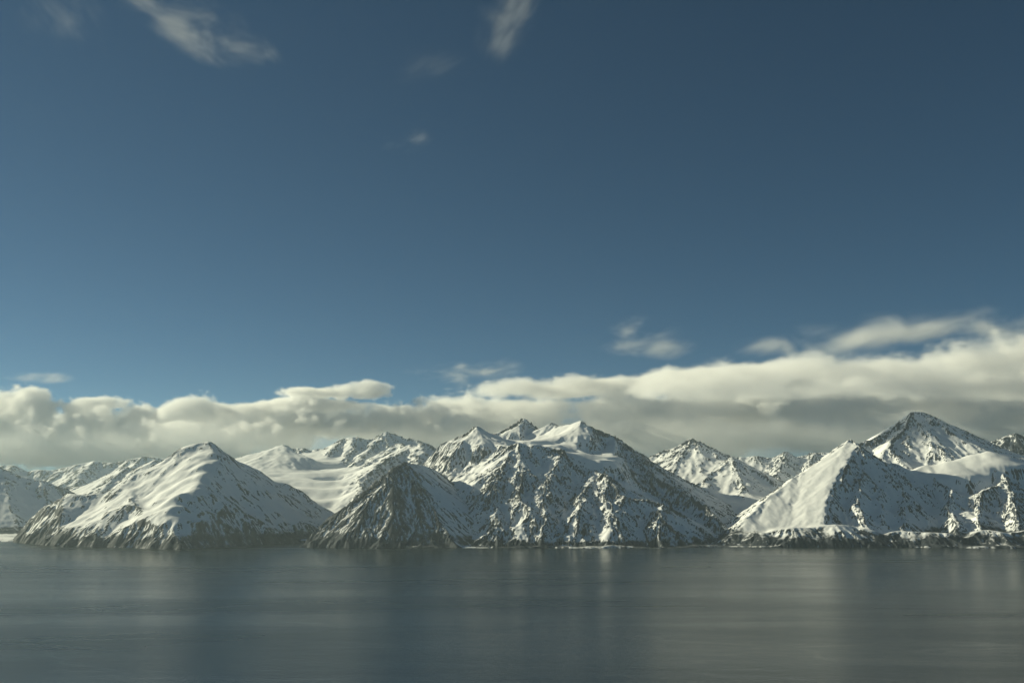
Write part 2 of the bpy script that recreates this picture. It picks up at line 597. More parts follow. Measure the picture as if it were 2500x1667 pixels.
# A: broad mountain on the left shore
SPUR_A = [(497, 1080, 9.8), (508, 1103, 9.55), (500, 1130, 9.3), (494, 1157, 9.05), (480, 1177, 8.85), (450, 1202, 8.6), (436, 1234, 8.38), (440, 1259, 8.22), (434, 1291, 8.05), (440, 1325, 7.88)]
EDGE_I = [(1768, 1322, 8.4), (1790, 1294, 8.6), (1821, 1258, 8.85), (1883, 1202, 9.3), (1934, 1166, 9.6), (1985, 1136, 9.9), (2060, 1082, 10.2), (2073, 1070, 10.25)]
SPUR_I = [(2073, 1070, 10.25), (2083, 1080, 10.2), (2098, 1089, 10.05), (2072, 1126, 9.75), (2050, 1177, 9.4), (2026, 1212, 9.1), (2022, 1250, 8.8), (2010, 1288, 8.52)]
mountain('broad snowy mountain with one sunlit flank on the near shore at left', (-5600, -900, 7000, 11600), 7.5, [
    R_([(20, 1322, 9.6), (48, 1291, 9.4), (70, 1253, 9.3), (96, 1224, 9.2), (108, 1213, 9.15), (159, 1205, 9.1), (204, 1208, 9.1),
        (297, 1197, 9.25), (319, 1183, 9.35), (383, 1145, 9.6), (415, 1119, 9.7), (431, 1106, 9.75), (472, 1087, 9.8), (497, 1080, 9.8)],
       near=0.62, far=0.9, rock_near=0.32, rock_far=0.3, conc=0.85, clip=SPUR_A, keep=-1, rnd_=60.0),
    R_([(497, 1080, 9.8), (517, 1087, 9.85), (542, 1103, 9.9), (568, 1119, 9.95), (575, 1133, 10.0), (598, 1153, 10.05), (626, 1169, 10.1),
        (644, 1176, 10.15), (693, 1179, 10.2), (713, 1189, 10.2), (723, 1210, 10.2), (749, 1227, 10.25), (790, 1245, 10.3), (828, 1257, 10.35), (880, 1300, 10.4)],
       near=0.72, far=0.8, rock_near=0.32, rock_far=0.3, conc=0.85, clip=SPUR_A, keep=1, rnd_=50.0),
    R_(SPUR_A,
       near=0.7, far=0.75, rock_near=0.16, rock_far=0.3, conc=0.92, rnd_=90.0, k=50),
    R_([(568, 1119, 9.95), (592, 1180, 9.5), (610, 1240, 9.05), (600, 1300, 8.7)], near=0.62, far=0.62, rock_near=0.3, rock_far=0.3, k=70),
    R_([(644, 1176, 10.15), (690, 1225, 9.75), (705, 1280, 9.25)], near=0.6, far=0.6, rock_near=0.3, rock_far=0.3, k=60),
    R_([(383, 1145, 9.6), (392, 1185, 9.2), (380, 1225, 8.85)], near=0.6, far=0.6, rock_near=0.3, rock_far=0.2, k=80),
    R_([(297, 1197, 9.25), (330, 1215, 8.8), (345, 1245, 8.55), (330, 1285, 8.35), (320, 1325, 8.15)], near=0.6, far=0.6, rock_near=0.35, rock_far=0.6, k=50),
    R_([(159, 1205, 9.1), (150, 1240, 8.85), (140, 1285, 8.6), (130, 1320, 8.5)], near=0.6, far=0.7, rock_near=0.6, rock_far=0.5, k=50),
], shore=[(75, 1306), (24, 1322), (100, 1330), (159, 1334), (319, 1337), (400, 1341), (440, 1342), (542, 1334), (600, 1330), (638, 1328), (733, 1324.5), (800, 1323), (900, 1322)],
    bank=1.25, seed=3, gul=(10, 300, 5), crag=6, warp=110, apron=10, scrub=120, cover=0.15, low_rock=(150.0, 0.3))

# B: dark pyramid on the point
SPUR_B = [(991, 1127, 9.1), (999, 1133, 9.05), (1044, 1210, 8.75), (1070, 1273, 8.42), (1113, 1325, 8.1)]
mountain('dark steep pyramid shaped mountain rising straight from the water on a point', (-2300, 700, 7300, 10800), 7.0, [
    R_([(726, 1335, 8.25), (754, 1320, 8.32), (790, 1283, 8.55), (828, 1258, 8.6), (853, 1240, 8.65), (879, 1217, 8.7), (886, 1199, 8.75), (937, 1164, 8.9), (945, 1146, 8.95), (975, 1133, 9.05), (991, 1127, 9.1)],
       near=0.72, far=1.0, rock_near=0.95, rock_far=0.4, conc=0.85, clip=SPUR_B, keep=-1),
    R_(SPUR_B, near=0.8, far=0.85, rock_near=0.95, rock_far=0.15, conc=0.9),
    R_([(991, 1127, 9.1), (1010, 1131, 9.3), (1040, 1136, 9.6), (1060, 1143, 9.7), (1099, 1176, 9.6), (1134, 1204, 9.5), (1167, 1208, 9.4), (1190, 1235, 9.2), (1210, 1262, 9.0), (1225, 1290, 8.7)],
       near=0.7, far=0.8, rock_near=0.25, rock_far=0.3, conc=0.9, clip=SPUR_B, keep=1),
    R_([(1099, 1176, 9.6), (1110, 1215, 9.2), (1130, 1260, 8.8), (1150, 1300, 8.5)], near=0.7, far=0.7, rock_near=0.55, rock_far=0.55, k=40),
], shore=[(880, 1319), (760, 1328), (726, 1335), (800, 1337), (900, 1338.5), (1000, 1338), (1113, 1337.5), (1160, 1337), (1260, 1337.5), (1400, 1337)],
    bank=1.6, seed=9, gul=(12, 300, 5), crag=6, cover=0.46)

# C: central massif
mountain('central craggy massif with snow bowls above dark rock walls', (-950, 2600, 7300, 12800), 7.5, [
    R_([(1058, 1130, 10.4), (1091, 1102, 10.5), (1116, 1087, 10.5), (1142, 1062, 10.6), (1162, 1037, 10.7)], near=0.85, far=0.9, rock_near=0.75, conc=0.85),
    R_([(1162, 1037, 10.7), (1178, 1056, 10.9), (1185, 1061, 11.0), (1197, 1053, 11.2), (1206, 1056, 11.2), (1231, 1062, 11.3), (1244, 1051, 11.35), (1254, 1042, 11.4), (1270, 1039, 11.5), (1276, 1017, 11.6),
        (1287, 1034, 11.6), (1298, 1042, 11.5), (1328, 1050, 11.4), (1346, 1028, 11.4), (1361, 1037, 11.3), (1397, 1034, 11.2), (1419, 1025, 11.1)],
       near=0.75, far=0.9, rock_near=0.2, conc=0.35, w=200, rock_far=0.5, nearw=450, farw=350, clip=[(1450, 1030, 13.0), (1450, 1041, 11.2), (1450, 1100, 9.5)], keep=-1),
    R_([(1419, 1025, 11.1), (1448, 1041, 11.2), (1474, 1051, 11.2), (1497, 1062, 11.1), (1512, 1077, 11.0), (1537, 1100, 10.8), (1565, 1128, 10.55), (1600, 1158, 10.25), (1645, 1183, 9.95),
        (1689, 1206, 9.65), (1717, 1229, 9.4), (1745, 1254, 9.15), (1775, 1290, 8.85)], near=0.78, far=0.95, rock_near=0.6, conc=0.97),
    R_([(1419, 1025, 11.1), (1410, 1064, 10.85), (1405, 1087, 10.65), (1422, 1100, 10.4)], near=0.45, far=1.0, rock_near=0.05, rock_far=0.12, conc=0.45, w=200, nearw=350, farw=350),
    R_([(1497, 1062, 11.1), (1508, 1080, 10.9), (1502, 1112, 10.5), (1492, 1140, 10.1), (1476, 1156, 9.7)], near=0.35, far=0.65, rock_near=0.08, rock_far=0.6),
    # crest of the front wall, plateau behind it
    R_([(1162, 1037, 10.7), (1158, 1062, 10.55), (1156, 1082, 10.42)], near=0.85, far=0.8, rock_near=0.7, rock_far=0.2, conc=0.9),
    R_([(1156, 1084, 10.42), (1206, 1085, 10.3), (1226, 1092, 10.2), (1244, 1100, 10.1)], near=0.65, far=0.1, rock_near=0.55, rock_far=0.05, conc=0.8, farw=300),
    R_([(1244, 1100, 10.1), (1252, 1088, 10.0), (1264, 1081, 9.9), (1295, 1087, 9.9), (1341, 1092, 9.9), (1372, 1102, 9.85)],
       near=0.62, far=0.08, rock_near=0.45, rock_far=0.05, conc=0.85, farw=220, clip=[(1380, 1102, 10.9), (1377, 1102, 9.8), (1374, 1140, 9.3)], keep=-1),
    R_([(1372, 1102, 9.85), (1392, 1125, 9.8), (1410, 1133, 9.8), (1448, 1146, 9.7)], near=0.62, far=0.5, rock_near=0.5, rock_far=0.1, conc=0.85),
    R_([(1448, 1146, 9.7), (1474, 1156, 9.4), (1494, 1176, 9.2), (1512, 1204, 9.02), (1525, 1208, 8.95), (1550, 1213, 8.95), (1582, 1217, 8.95), (1615, 1225, 9.0), (1638, 1238, 9.0), (1663, 1258, 9.0),
        (1689, 1284, 8.9), (1716, 1312, 8.75)], near=0.72, far=0.6, rock_near=0.42, rock_far=0.7, conc=0.8),
    # ribs of the wall
    R_([(1264, 1081, 9.9), (1235, 1130, 9.5), (1205, 1180, 9.1), (1200, 1225, 8.8), (1215, 1270, 8.42), (1218, 1328, 8.12)], near=0.66, far=0.66, rock_near=0.46, rock_far=0.44, k=40),
    R_([(1264, 1081, 9.9), (1275, 1140, 9.42), (1268, 1200, 8.95), (1290, 1250, 8.52), (1315, 1328, 8.12)], near=0.66, far=0.66, rock_near=0.48, rock_far=0.48, k=40),
    R_([(1372, 1102, 9.85), (1340, 1150, 9.35), (1325, 1200, 8.95), (1325, 1250, 8.52), (1322, 1290, 8.3), (1330, 1328, 8.12)], near=0.66, far=0.7, rock_near=0.42, rock_far=0.48, k=40),
    R_([(1448, 1146, 9.7), (1432, 1185, 9.2), (1415, 1240, 8.6), (1408, 1280, 8.35), (1405, 1328, 8.12)], near=0.7, far=0.7, rock_near=0.4, rock_far=0.4, k=40),
    R_([(1474, 1156, 9.4), (1480, 1200, 9.0), (1490, 1250, 8.52), (1500, 1300, 8.25), (1500, 1330, 8.11)], near=0.75, far=0.75, rock_near=0.4, rock_far=0.42, k=40),
    R_([(1525, 1208, 8.95), (1510, 1250, 8.55), (1490, 1290, 8.3), (1480, 1328, 8.12)], near=0.7, far=0.7, rock_near=0.45, rock_far=0.4, k=40),
    R_([(1615, 1225, 9.0), (1610, 1260, 8.55), (1612, 1328, 8.12)], near=0.75, far=0.7, rock_near=0.55, rock_far=0.5, k=40),
], floor=[(1300, 1075, 10.7), (1340, 1070, 10.8), (1250, 1075, 10.8), (1210, 1078, 10.8), (1360, 1085, 10.4), (1420, 1105, 10.3), (1390, 1105, 10.1), (1450, 1112, 10.4), (1430, 1124, 10.0), (1462, 1132, 10.0), (1475, 1116, 10.35), (1405, 1116, 10.0)], floor_r=170, floor_fall=1.3,
    shore=[(1000, 1338), (1113, 1337), (1200, 1337), (1320, 1337), (1420, 1338), (1500, 1338), (1600, 1338), (1680, 1336.5), (1760, 1334), (1900, 1333)],
    bank=1.6, seed=21, gul=(24, 440, 6), crag=7, cover=0.16, apron=12, scrub=70)

# I + K: snow ridge and cliffs on the right shore
mountain('sharp snow ridge above banded cliffs on the shore at right', (1500, 5200, 7300, 11800), 7.5, [
    R_(EDGE_I, near=0.42, far=0.7, rock_near=0.27, rock_far=0.4, conc=0.95, w=500, clip=SPUR_I, keep=-1),
    R_(SPUR_I, near=0.5, far=0.95, rock_near=0.2, rock_far=0.7, conc=0.9, w=500, rnd_=25.0, clip=EDGE_I, keep=-1),
    R_([(2098, 1089, 10.05), (2119, 1100, 10.2), (2132, 1116, 10.3), (2160, 1128, 10.3), (2193, 1136, 10.1)], near=0.8, far=0.5, rock_near=0.5, rock_far=0.1, farw=300),
    R_([(2193, 1136, 10.1), (2185, 1151, 9.9), (2200, 1190, 9.55), (2207, 1215, 9.35), (2204, 1266, 8.95), (2203, 1290, 8.6), (2190, 1330, 8.28)], near=0.8, far=0.75, rock_near=0.55, rock_far=0.45),
    R_([(2193, 1136, 10.1), (2230, 1150, 10.1), (2264, 1139, 10.3)], near=0.85, far=0.4, rock_near=0.15, rock_far=0.1, farw=300),
    R_([(2264, 1139, 10.3), (2284, 1169, 9.9), (2322, 1190, 9.6), (2320, 1215, 9.4), (2316, 1243, 9.2), (2335, 1270, 8.85), (2343, 1310, 8.45)], near=0.8, far=0.7, rock_near=0.5, rock_far=0.45),
    R_([(2264, 1139, 10.3), (2323, 1126, 10.3), (2374, 1110, 10.4), (2412, 1103, 10.4), (2430, 1108, 10.4), (2463, 1126, 10.5), (2500, 1149, 10.6), (2580, 1190, 10.6)], near=0.5, far=0.7, rock_near=0.08, rock_far=0.2, conc=0.9, k=60, nearw=300, rnd_=120.0),
    R_([(2412, 1103, 10.4), (2440, 1140, 10.05), (2455, 1172, 9.8), (2392, 1197, 9.5), (2390, 1240, 9.2), (2390, 1275, 8.85), (2395, 1315, 8.42)], near=0.7, far=0.75, rock_near=0.5, rock_far=0.6, k=50),
    R_([(2455, 1172, 9.8), (2475, 1210, 9.4), (2480, 1260, 8.9), (2492, 1318, 8.4)], near=0.8, far=0.8, rock_near=0.7, rock_far=0.65, k=50),
    R_([(2500, 1149, 10.6), (2530, 1190, 10.0), (2560, 1250, 9.1), (2580, 1318, 8.4)], near=0.8, far=0.8, rock_near=0.6, rock_far=0.6, k=50),
    R_([(1760, 1322, 8.5), (1800, 1312, 8.48), (1840, 1299, 8.46), (1890, 1300, 8.43), (1940, 1286, 8.42), (1990, 1288, 8.42), (2040, 1279, 8.44), (2085, 1290, 8.42), (2120, 1305, 8.35)], near=0.5, far=0.15, rock_near=0.5, rock_far=0.2, conc=0.95, farw=200),
    R_([(2150, 1318, 8.3), (2200, 1294, 8.4), (2250, 1298, 8.36), (2310, 1300, 8.33), (2345, 1316, 8.28)], near=0.5, far=0.2, rock_near=0.5, rock_far=0.2, conc=0.95, farw=120),
    R_([(2360, 1316, 8.28), (2410, 1292, 8.4), (2460, 1300, 8.35), (2540, 1287, 8.4)], near=0.5, far=0.2, rock_near=0.5, rock_far=0.2, conc=0.95, farw=120),
    R_([(2119, 1100, 10.2), (2108, 1140, 9.8), (2092, 1190, 9.3), (2098, 1240, 8.85), (2110, 1290, 8.5)], near=0.8, far=0.8, rock_near=0.5, rock_far=0.4, k=50),
    R_([(2160, 1128, 10.3), (2150, 1165, 9.9), (2145, 1215, 9.3), (2155, 1270, 8.75)], near=0.8, far=0.8, rock_near=0.4, rock_far=0.4, k=50),
], shore=[(1700, 1333), (1760, 1334), (1850, 1335), (2000, 1335.5), (2120, 1336), (2200, 1335.5), (2300, 1336.5), (2400, 1337.5), (2520, 1338), (2700, 1338)],
    bank=1.4, seed=33, gul=(16, 360, 5), crag=6, strata=0.18, scrub=150, apron=8, cover=0.11)

# J: high peak behind the right ridge
mountain('high shaded peak touching the cloud behind the snow ridge at right', (2200, 6800, 8600, 13400), 10, [
    R_([(2060, 1100, 11.4), (2091, 1078, 11.5), (2131, 1067, 11.6), (2170, 1042, 11.8), (2200, 1025, 11.9), (2228, 1002, 12.0), (2251, 1002, 12.0), (2272, 1011, 12.0), (2310, 1031, 12.0), (2335, 1049, 12.0),
        (2366, 1059, 12.0), (2386, 1075, 12.0), (2409, 1102, 12.0), (2460, 1150, 12.0)], near=0.62, far=0.8, rock_near=0.44, conc=0.8),
    R_([(2228, 1002, 12.0), (2205, 1040, 11.7), (2180, 1070, 11.4), (2160, 1095, 11.1)], near=0.6, far=0.6, rock_near=0.2, rock_far=0.45),
    R_([(2366, 1059, 12.0), (2385, 1085, 11.7), (2400, 1110, 11.4)], near=0.6, far=0.6, rock_near=0.3, rock_far=0.6),
], seed=41, cover=0.09, gul=(28, 480, 6), crag=16)

# L: far right
mountain('dim craggy mountain at the right edge half lost in cloud', (4000, 9500, 10800, 15800), 13, [
    R_([(2380, 1110, 13.6), (2399, 1082, 13.8), (2412, 1075, 14.0), (2440, 1068, 14.0), (2476, 1054, 14.0), (2500, 1067, 14.0), (2540, 1050, 14.0), (2600, 1060, 14.0)], near=0.7, far=0.7, rock_near=0.5, conc=0.8),
    R_([(2476, 1054, 14.0), (2470, 1100, 13.5), (2480, 1150, 13.0)], near=0.7, far=0.7, rock_near=0.5, rock_far=0.5),
], seed=47, cover=0.45, gul=(31, 500, 6), crag=21)

# F, G, H and the valley between
mountain('pointed snow peaks at the head of the valley beside the central massif', (600, 5200, 7700, 15600), 12, [
    R_([(1520, 1140, 12.6), (1566, 1130, 12.5), (1602, 1102, 12.5), (1620, 1095, 12.5), (1658, 1082, 12.5), (1689, 1067, 12.5), (1704, 1077, 12.6), (1735, 1087, 12.7), (1770, 1118, 12.7), (1800, 1150, 12.7)],
       near=0.6, far=0.8, rock_near=0.4, conc=0.75),
    R_([(1689, 1067, 12.5), (1668, 1110, 12.1), (1650, 1150, 11.7)], near=0.55, far=0.6, rock_near=0.2, rock_far=0.5),
    R_([(1689, 1067, 12.5), (1700, 1110, 12.1), (1712, 1150, 11.8)], near=0.6, far=0.6, rock_near=0.5, rock_far=0.3),
    R_([(1690, 1200, 11.2), (1740, 1152, 11.6), (1788, 1110, 11.9), (1810, 1130, 11.9), (1850, 1170, 11.8), (1885, 1200, 11.6)], near=0.6, far=0.7, rock_near=0.3, conc=0.8),
    R_([(1788, 1110, 11.9), (1800, 1150, 11.5), (1815, 1190, 11.1)], near=0.6, far=0.6, rock_near=0.45, rock_far=0.25),
    R_([(1500, 1120, 14.3), (1535, 1100, 14.2), (1548, 1094, 14.2), (1570, 1118, 14.2), (1600, 1140, 14.2)], near=0.8, far=0.8, rock_near=0.5),
    R_([(1760, 1128, 14.5), (1800, 1112, 14.5), (1850, 1110, 14.5), (1890, 1116, 14.5), (1918, 1103, 14.5), (1950, 1112, 14.5), (1985, 1104, 14.5), (2060, 1098, 14.5), (2120, 1105, 14.5)], near=0.55, far=0.7, rock_near=0.3, conc=0.8),
    R_([(1918, 1098, 14.5), (1905, 1130, 13.9), (1895, 1160, 13.2)], near=0.6, far=0.6, rock_near=0.5, rock_far=0.4),
    R_([(1985, 1100, 14.5), (1975, 1130, 13.9), (1960, 1160, 13.2)], near=0.6, far=0.6, rock_near=0.5, rock_far=0.4),
], floor=[(1735, 1322, 9.0), (1760, 1312, 9.3), (1785, 1300, 9.6), (1800, 1285, 9.9), (1815, 1262, 10.3), (1800, 1240, 10.6), (1780, 1225, 10.8), (1830, 1215, 11.0), (1740, 1215, 11.0), (1880, 1200, 12.0), (1850, 1180, 12.8),
          (1700, 1320, 9.0), (1780, 1316, 9.0)], floor_r=380, seed=53, cover=0.14, gul=(31, 480, 6), crag=16)

# E: glacier and peaks, centre left
mountain('snowfield and glacier with pale peaks between the left mountain and the dark pyramid', (-5200, 600, 8300, 17200), 12, [
    R_([(540, 1122, 13.6), (568, 1118, 13.8), (616, 1111, 14.0), (647, 1105, 14.2), (672, 1086, 14.3), (690, 1082, 14.3), (703, 1090, 14.3), (730, 1102, 14.0), (760, 1115, 13.8)], near=0.4, far=0.8, rock_near=0.34, conc=0.6, nearw=1500),
    R_([(703, 1092, 15.2), (718, 1092, 15.2), (739, 1089, 15.2), (759, 1097, 15.2), (777, 1091, 15.2), (795, 1096, 15.2), (800, 1087, 15.2), (836, 1067, 15.3), (871, 1063, 15.3), (892, 1069, 15.3), (917, 1067, 15.4),
        (943, 1048, 15.5), (968, 1057, 15.5), (1029, 1074, 15.4), (1060, 1100, 15.2)], near=0.65, far=0.8, rock_near=0.34, rock_far=0.42, conc=0.7),
    R_([(836, 1067, 15.3), (815, 1090, 14.9), (800, 1108, 14.5)], near=0.6, far=0.7, rock_near=0.34, rock_far=0.42),
    R_([(871, 1063, 15.3), (860, 1090, 14.8), (845, 1115, 14.3)], near=0.6, far=0.7, rock_near=0.34, rock_far=0.42),
    R_([(917, 1067, 15.4), (900, 1095, 14.6), (868, 1128, 13.8)], near=0.6, far=0.7, rock_near=0.34, rock_far=0.42),
    R_([(978, 1077, 14.4), (950, 1098, 14.0), (920, 1115, 13.6), (885, 1135, 13.1)], near=0.6, far=0.7, rock_near=0.34, rock_far=0.42),
    R_([(960, 1092, 14.3), (978, 1077, 14.2), (990, 1092, 13.9), (1004, 1081, 13.6), (1018, 1092, 13.6), (1034, 1076, 13.5), (1045, 1085, 13.5), (1078, 1113, 13.3), (1110, 1140, 13.2)], near=0.6, far=0.8, rock_near=0.34, conc=0.8),
    R_([(1004, 1081, 13.6), (975, 1104, 13.1), (945, 1112, 12.7), (925, 1128, 12.4), (900, 1148, 12.0), (878, 1172, 11.6), (885, 1195, 11.1)], near=0.55, far=0.7, rock_near=0.34, rock_far=0.42),
    R_([(1034, 1076, 13.5), (1020, 1110, 12.9), (1005, 1140, 12.3), (1010, 1180, 11.6)], near=0.55, far=0.55, rock_near=0.34, rock_far=0.42),
], floor=[(620, 1172, 12.0), (660, 1168, 12.1), (700, 1168, 12.1), (750, 1172, 12.0), (800, 1174, 12.0), (860, 1176, 12.0), (640, 1152, 12.9), (700, 1150, 13.0), (760, 1152, 12.9), (820, 1150, 13.0), (870, 1140, 13.4),
          (760, 1125, 14.1), (800, 1118, 14.6), (790, 1105, 15.0), (650, 1138, 13.4),
          (700, 1192, 11.6), (760, 1192, 11.6), (820, 1192, 11.6), (870, 1193, 11.6), (740, 1220, 11.1), (800, 1220, 11.1), (850, 1220, 11.1), (770, 1255, 10.7), (820, 1250, 10.8), (860, 1245, 10.8), (800, 1290, 10.3), (850, 1300, 10.2), (780, 1318, 9.4), (840, 1316, 9.4)],
    floor_r=420, seed=61, cover=0.10, gul=(31, 480, 6), crag=16, floor_noise=12)

# M, N, O: far left
mountain('shaded mountainside at the left edge beyond the inlet', (-9500, -3600, 8300, 13600), 11, [
    R_([(-250, 1080, 12.2), (-100, 1105, 12.2), (0, 1140, 12.2), (32, 1154, 12.2), (70, 1164, 12.2), (105, 1170, 12.2), (153, 1186, 12.2), (200, 1215, 12.1), (250, 1260, 12.0), (300, 1310, 11.9)], near=0.55, far=0.7, rock_near=0.32, conc=0.7),
    R_([(0, 1140, 12.2), (20, 1200, 11.6), (30, 1260, 11.1)], near=0.6, far=0.6, rock_near=0.32, rock_far=0.32, k=50),
    R_([(105, 1170, 12.2), (110, 1220, 11.7), (100, 1280, 11.1)], near=0.6, far=0.6, rock_near=0.32, rock_far=0.32, k=50),
], shore=[(-400, 1318), (0, 1321), (40, 1321.5), (120, 1322), (300, 1320), (450, 1319)], bank=1.2, seed=71, cover=0.08, gul=(26, 480, 6), crag=13)
mountain('shaded jagged ridge with a rock tooth behind the broad left mountain', (-7800, -2800, 9800, 15000), 12, [
    R_([(100, 1205, 13.4), (153, 1187, 13.4), (204, 1183, 13.4), (255, 1161, 13.4), (281, 1145, 13.4), (306, 1135, 13.4), (335, 1141, 13.4), (357, 1138, 13.4), (372, 1124, 13.4), (380, 1120, 13.4), (392, 1135, 13.4), (430, 1150, 13.4), (520, 1150, 13.4)],
       near=0.6, far=0.7, rock_near=0.32, conc=0.8),
    R_([(306, 1135, 13.4), (270, 1170, 12.9), (240, 1200, 12.5)], near=0.6, far=0.6, rock_near=0.32, rock_far=0.25),
], seed=77, cover=0.14, gul=(28, 480, 6), crag=14)
mountain('far pale range under the cloud bank at left', (-12500, -2500, 13500, 19500), 20, [
    R_([(-150, 1120, 17.5), (-60, 1140, 17.5), (29, 1131, 17.5), (64, 1151, 17.5), (86, 1142, 17.5), (128, 1145, 17.5), (179, 1131, 17.5), (225, 1122, 17.5), (280, 1126, 17.5), (350, 1110, 17.5), (450, 1120, 17.5), (560, 1115, 17.5)], near=0.6, far=0.6, rock_near=0.35, conc=0.9),
    R_([(29, 1131, 17.5), (20, 1160, 16.8), (30, 1190, 16.3)], near=0.6, far=0.6, rock_near=0.35, rock_far=0.35),
    R_([(225, 1122, 17.5), (200, 1150, 16.8), (180, 1180, 16.2)], near=0.6, far=0.6, rock_near=0.35, rock_far=0.35),
], seed=83, cover=0.2, gul=(35, 560, 6), crag=21)
print('terrain done', round(time.time() - T0, 1))


# ------------------------------------------------------------------ clouds
def hash3(ix, iy, iz, seed):
    h = (ix.astype(U) * U(374761393)) ^ (iy.astype(U) * U(668265263)) ^ (iz.astype(U) * U(2147483647 - 98123)) ^ U((seed * 2246822519) & 0xffffffff)
    h = (h ^ (h >> U(13))) * U(1274126177)
    h = (h ^ (h >> U(16))) * U(2654435761)
    return (h ^ (h >> U(15))).astype(np.float32) * np.float32(1.0 / 4294967296.0)


def vnoise3(x, y, z, seed):
    """value noise on a separable grid given by three 1-D coordinate arrays (z, y, x order), -1..1"""
    def ax(c):
        c0 = np.floor(c)
        f = (c - c0).astype(np.float32)
        i = c0.astype(np.int64)
        lo = i.min()
        return i - lo, f * f * f * (f * (f * 6 - 15) + 10), np.arange(lo, i.max() + 2)
    xi, xf, xl = ax(x)
    yi, yf, yl = ax(y)
    zi, zf, zl = ax(z)
    Z, Y, X = np.meshgrid(zl, yl, xl, indexing='ij')
    lat = hash3(X, Y, Z, seed) * 2 - 1
    a = lat[zi] * (1 - zf)[:, None, None] + lat[zi + 1] * zf[:, None, None]
    a = a[:, yi] * (1 - yf)[None, :, None] + a[:, yi + 1] * yf[None, :, None]
    return a[:, :, xi] * (1 - xf) + a[:, :, xi + 1] * xf


def fbm3(x, y, z, octs, seed, gain=0.55):
    s_, a, t = 0.0, 1.0, 0.0
    for o in range(octs):
        k = 2.03 ** o
        s_ = s_ + a * vnoise3(x * k + 3.7 * o, y * k + 1.3 * o, z * k + 7.9 * o, seed + o)
        t += a * 0.75
        a *= gain
    return s_ / t


def fbm3_full(x, y, z, octs, seed, gain=0.6):
    """value noise at any points (for the small clouds, so that their fibres can slant)"""
    s_, a, t = 0.0, 1.0, 0.0
    for o in range(octs):
        k = 2.03 ** o
        c, s2 = math.cos(0.7 * o), math.sin(0.7 * o)
        px, py, pz = (x * c - z * s2) * k + 3.7 * o, y * k + 1.3 * o, (x * s2 + z * c) * k + 7.9 * o
        ix, iy, iz = np.floor(px).astype(np.int64), np.floor(py).astype(np.int64), np.floor(pz).astype(np.int64)
        f = [(q - i).astype(np.float32) for q, i in ((px, ix), (py, iy), (pz, iz))]
        u, v, w = [q * q * (3 - 2 * q) for q in f]
        acc = 0.0
        for i in (0, 1):
            for j in (0, 1):
                for l in (0, 1):
                    acc = acc + (hash3(ix + i, iy + j, iz + l, seed + o) * 2 - 1) * (u if i else 1 - u) * (v if j else 1 - v) * (w if l else 1 - w)
        s_ = s_ + a * acc
        t += a * 0.75
        a *= gain
    return s_ / t


def cloud_material(name, aniso=0.05):
    m, N, L = new_mat(name)
    out = N.new('ShaderNodeOutputMaterial')
    v = N.new('ShaderNodeVolumePrincipled')
    v.inputs['Color'].default_value = (0.998, 0.998, 0.998, 1)
    v.inputs['Density'].default_value = 0.001          # the grids hold densities per kilometre
    v.inputs['Density Attribute'].default_value = 'density'
    v.inputs['Anisotropy'].default_value = aniso
    L.new(v.outputs[0], out.inputs['Volume'])
    return m


CLOUD = cloud_material('cloud_vapour')


def cloud_nodes(lo, hi, res, mat):
    g = bpy.data.node_groups.new('cloud_density', 'GeometryNodeTree')
    g.interface.new_socket('Geometry', in_out='INPUT', socket_type='NodeSocketGeometry')
    g.interface.new_socket('Geometry', in_out='OUTPUT', socket_type='NodeSocketGeometry')
    N, L = g.nodes, g.links
    gi, go = N.new('NodeGroupInput'), N.new('NodeGroupOutput')
    pos = N.new('GeometryNodeInputPosition')

    def vm(op, a, b):
        n = N.new('ShaderNodeVectorMath')
        n.operation = op
        L.new(a, n.inputs[0])
        n.inputs[1].default_value = b
        return n
    stp = [(hi[i] - lo[i]) / (res[i] - 1) for i in range(3)]
    a = vm('SUBTRACT', pos.outputs[0], lo)
    a = vm('MULTIPLY', a.outputs[0], [1.0 / q for q in stp])
    a = vm('ADD', a.outputs[0], (0.5, 0.5, 0.5))
    f = N.new('ShaderNodeVectorMath')
    f.operation = 'FLOOR'
    L.new(a.outputs[0], f.inputs[0])
    mx = vm('MAXIMUM', f.outputs[0], (0, 0, 0))
    mn = vm('MINIMUM', mx.outputs[0], (res[0] - 1, res[1] - 1, res[2] - 1))
    d = vm('DOT_PRODUCT', mn.outputs[0], (1.0, float(res[0]), float(res[0] * res[1])))
    fi = N.new('FunctionNodeFloatToInt')
    L.new(d.outputs['Value'], fi.inputs[0])
    na = N.new('GeometryNodeInputNamedAttribute')
    na.data_type = 'FLOAT'
    na.inputs['Name'].default_value = 'density'
    si = N.new('GeometryNodeSampleIndex')
    si.data_type = 'FLOAT'
    si.domain = 'POINT'
    L.new(gi.outputs[0], si.inputs['Geometry'])
    L.new(na.outputs[0], si.inputs['Value'])
    L.new(fi.outputs[0], si.inputs['Index'])
    vc = N.new('GeometryNodeVolumeCube')
    vc.inputs['Min'].default_value = lo
    vc.inputs['Max'].default_value = hi
    for k, q in zip(('Resolution X', 'Resolution Y', 'Resolution Z'), res):
        vc.inputs[k].default_value = q
    L.new(si.outputs[0], vc.inputs['Density'])
    sm = N.new('GeometryNodeSetMaterial')
    sm.inputs['Material'].default_value = mat
    L.new(vc.outputs[0], sm.inputs['Geometry'])
    L.new(sm.outputs[0], go.inputs[0])
    return g


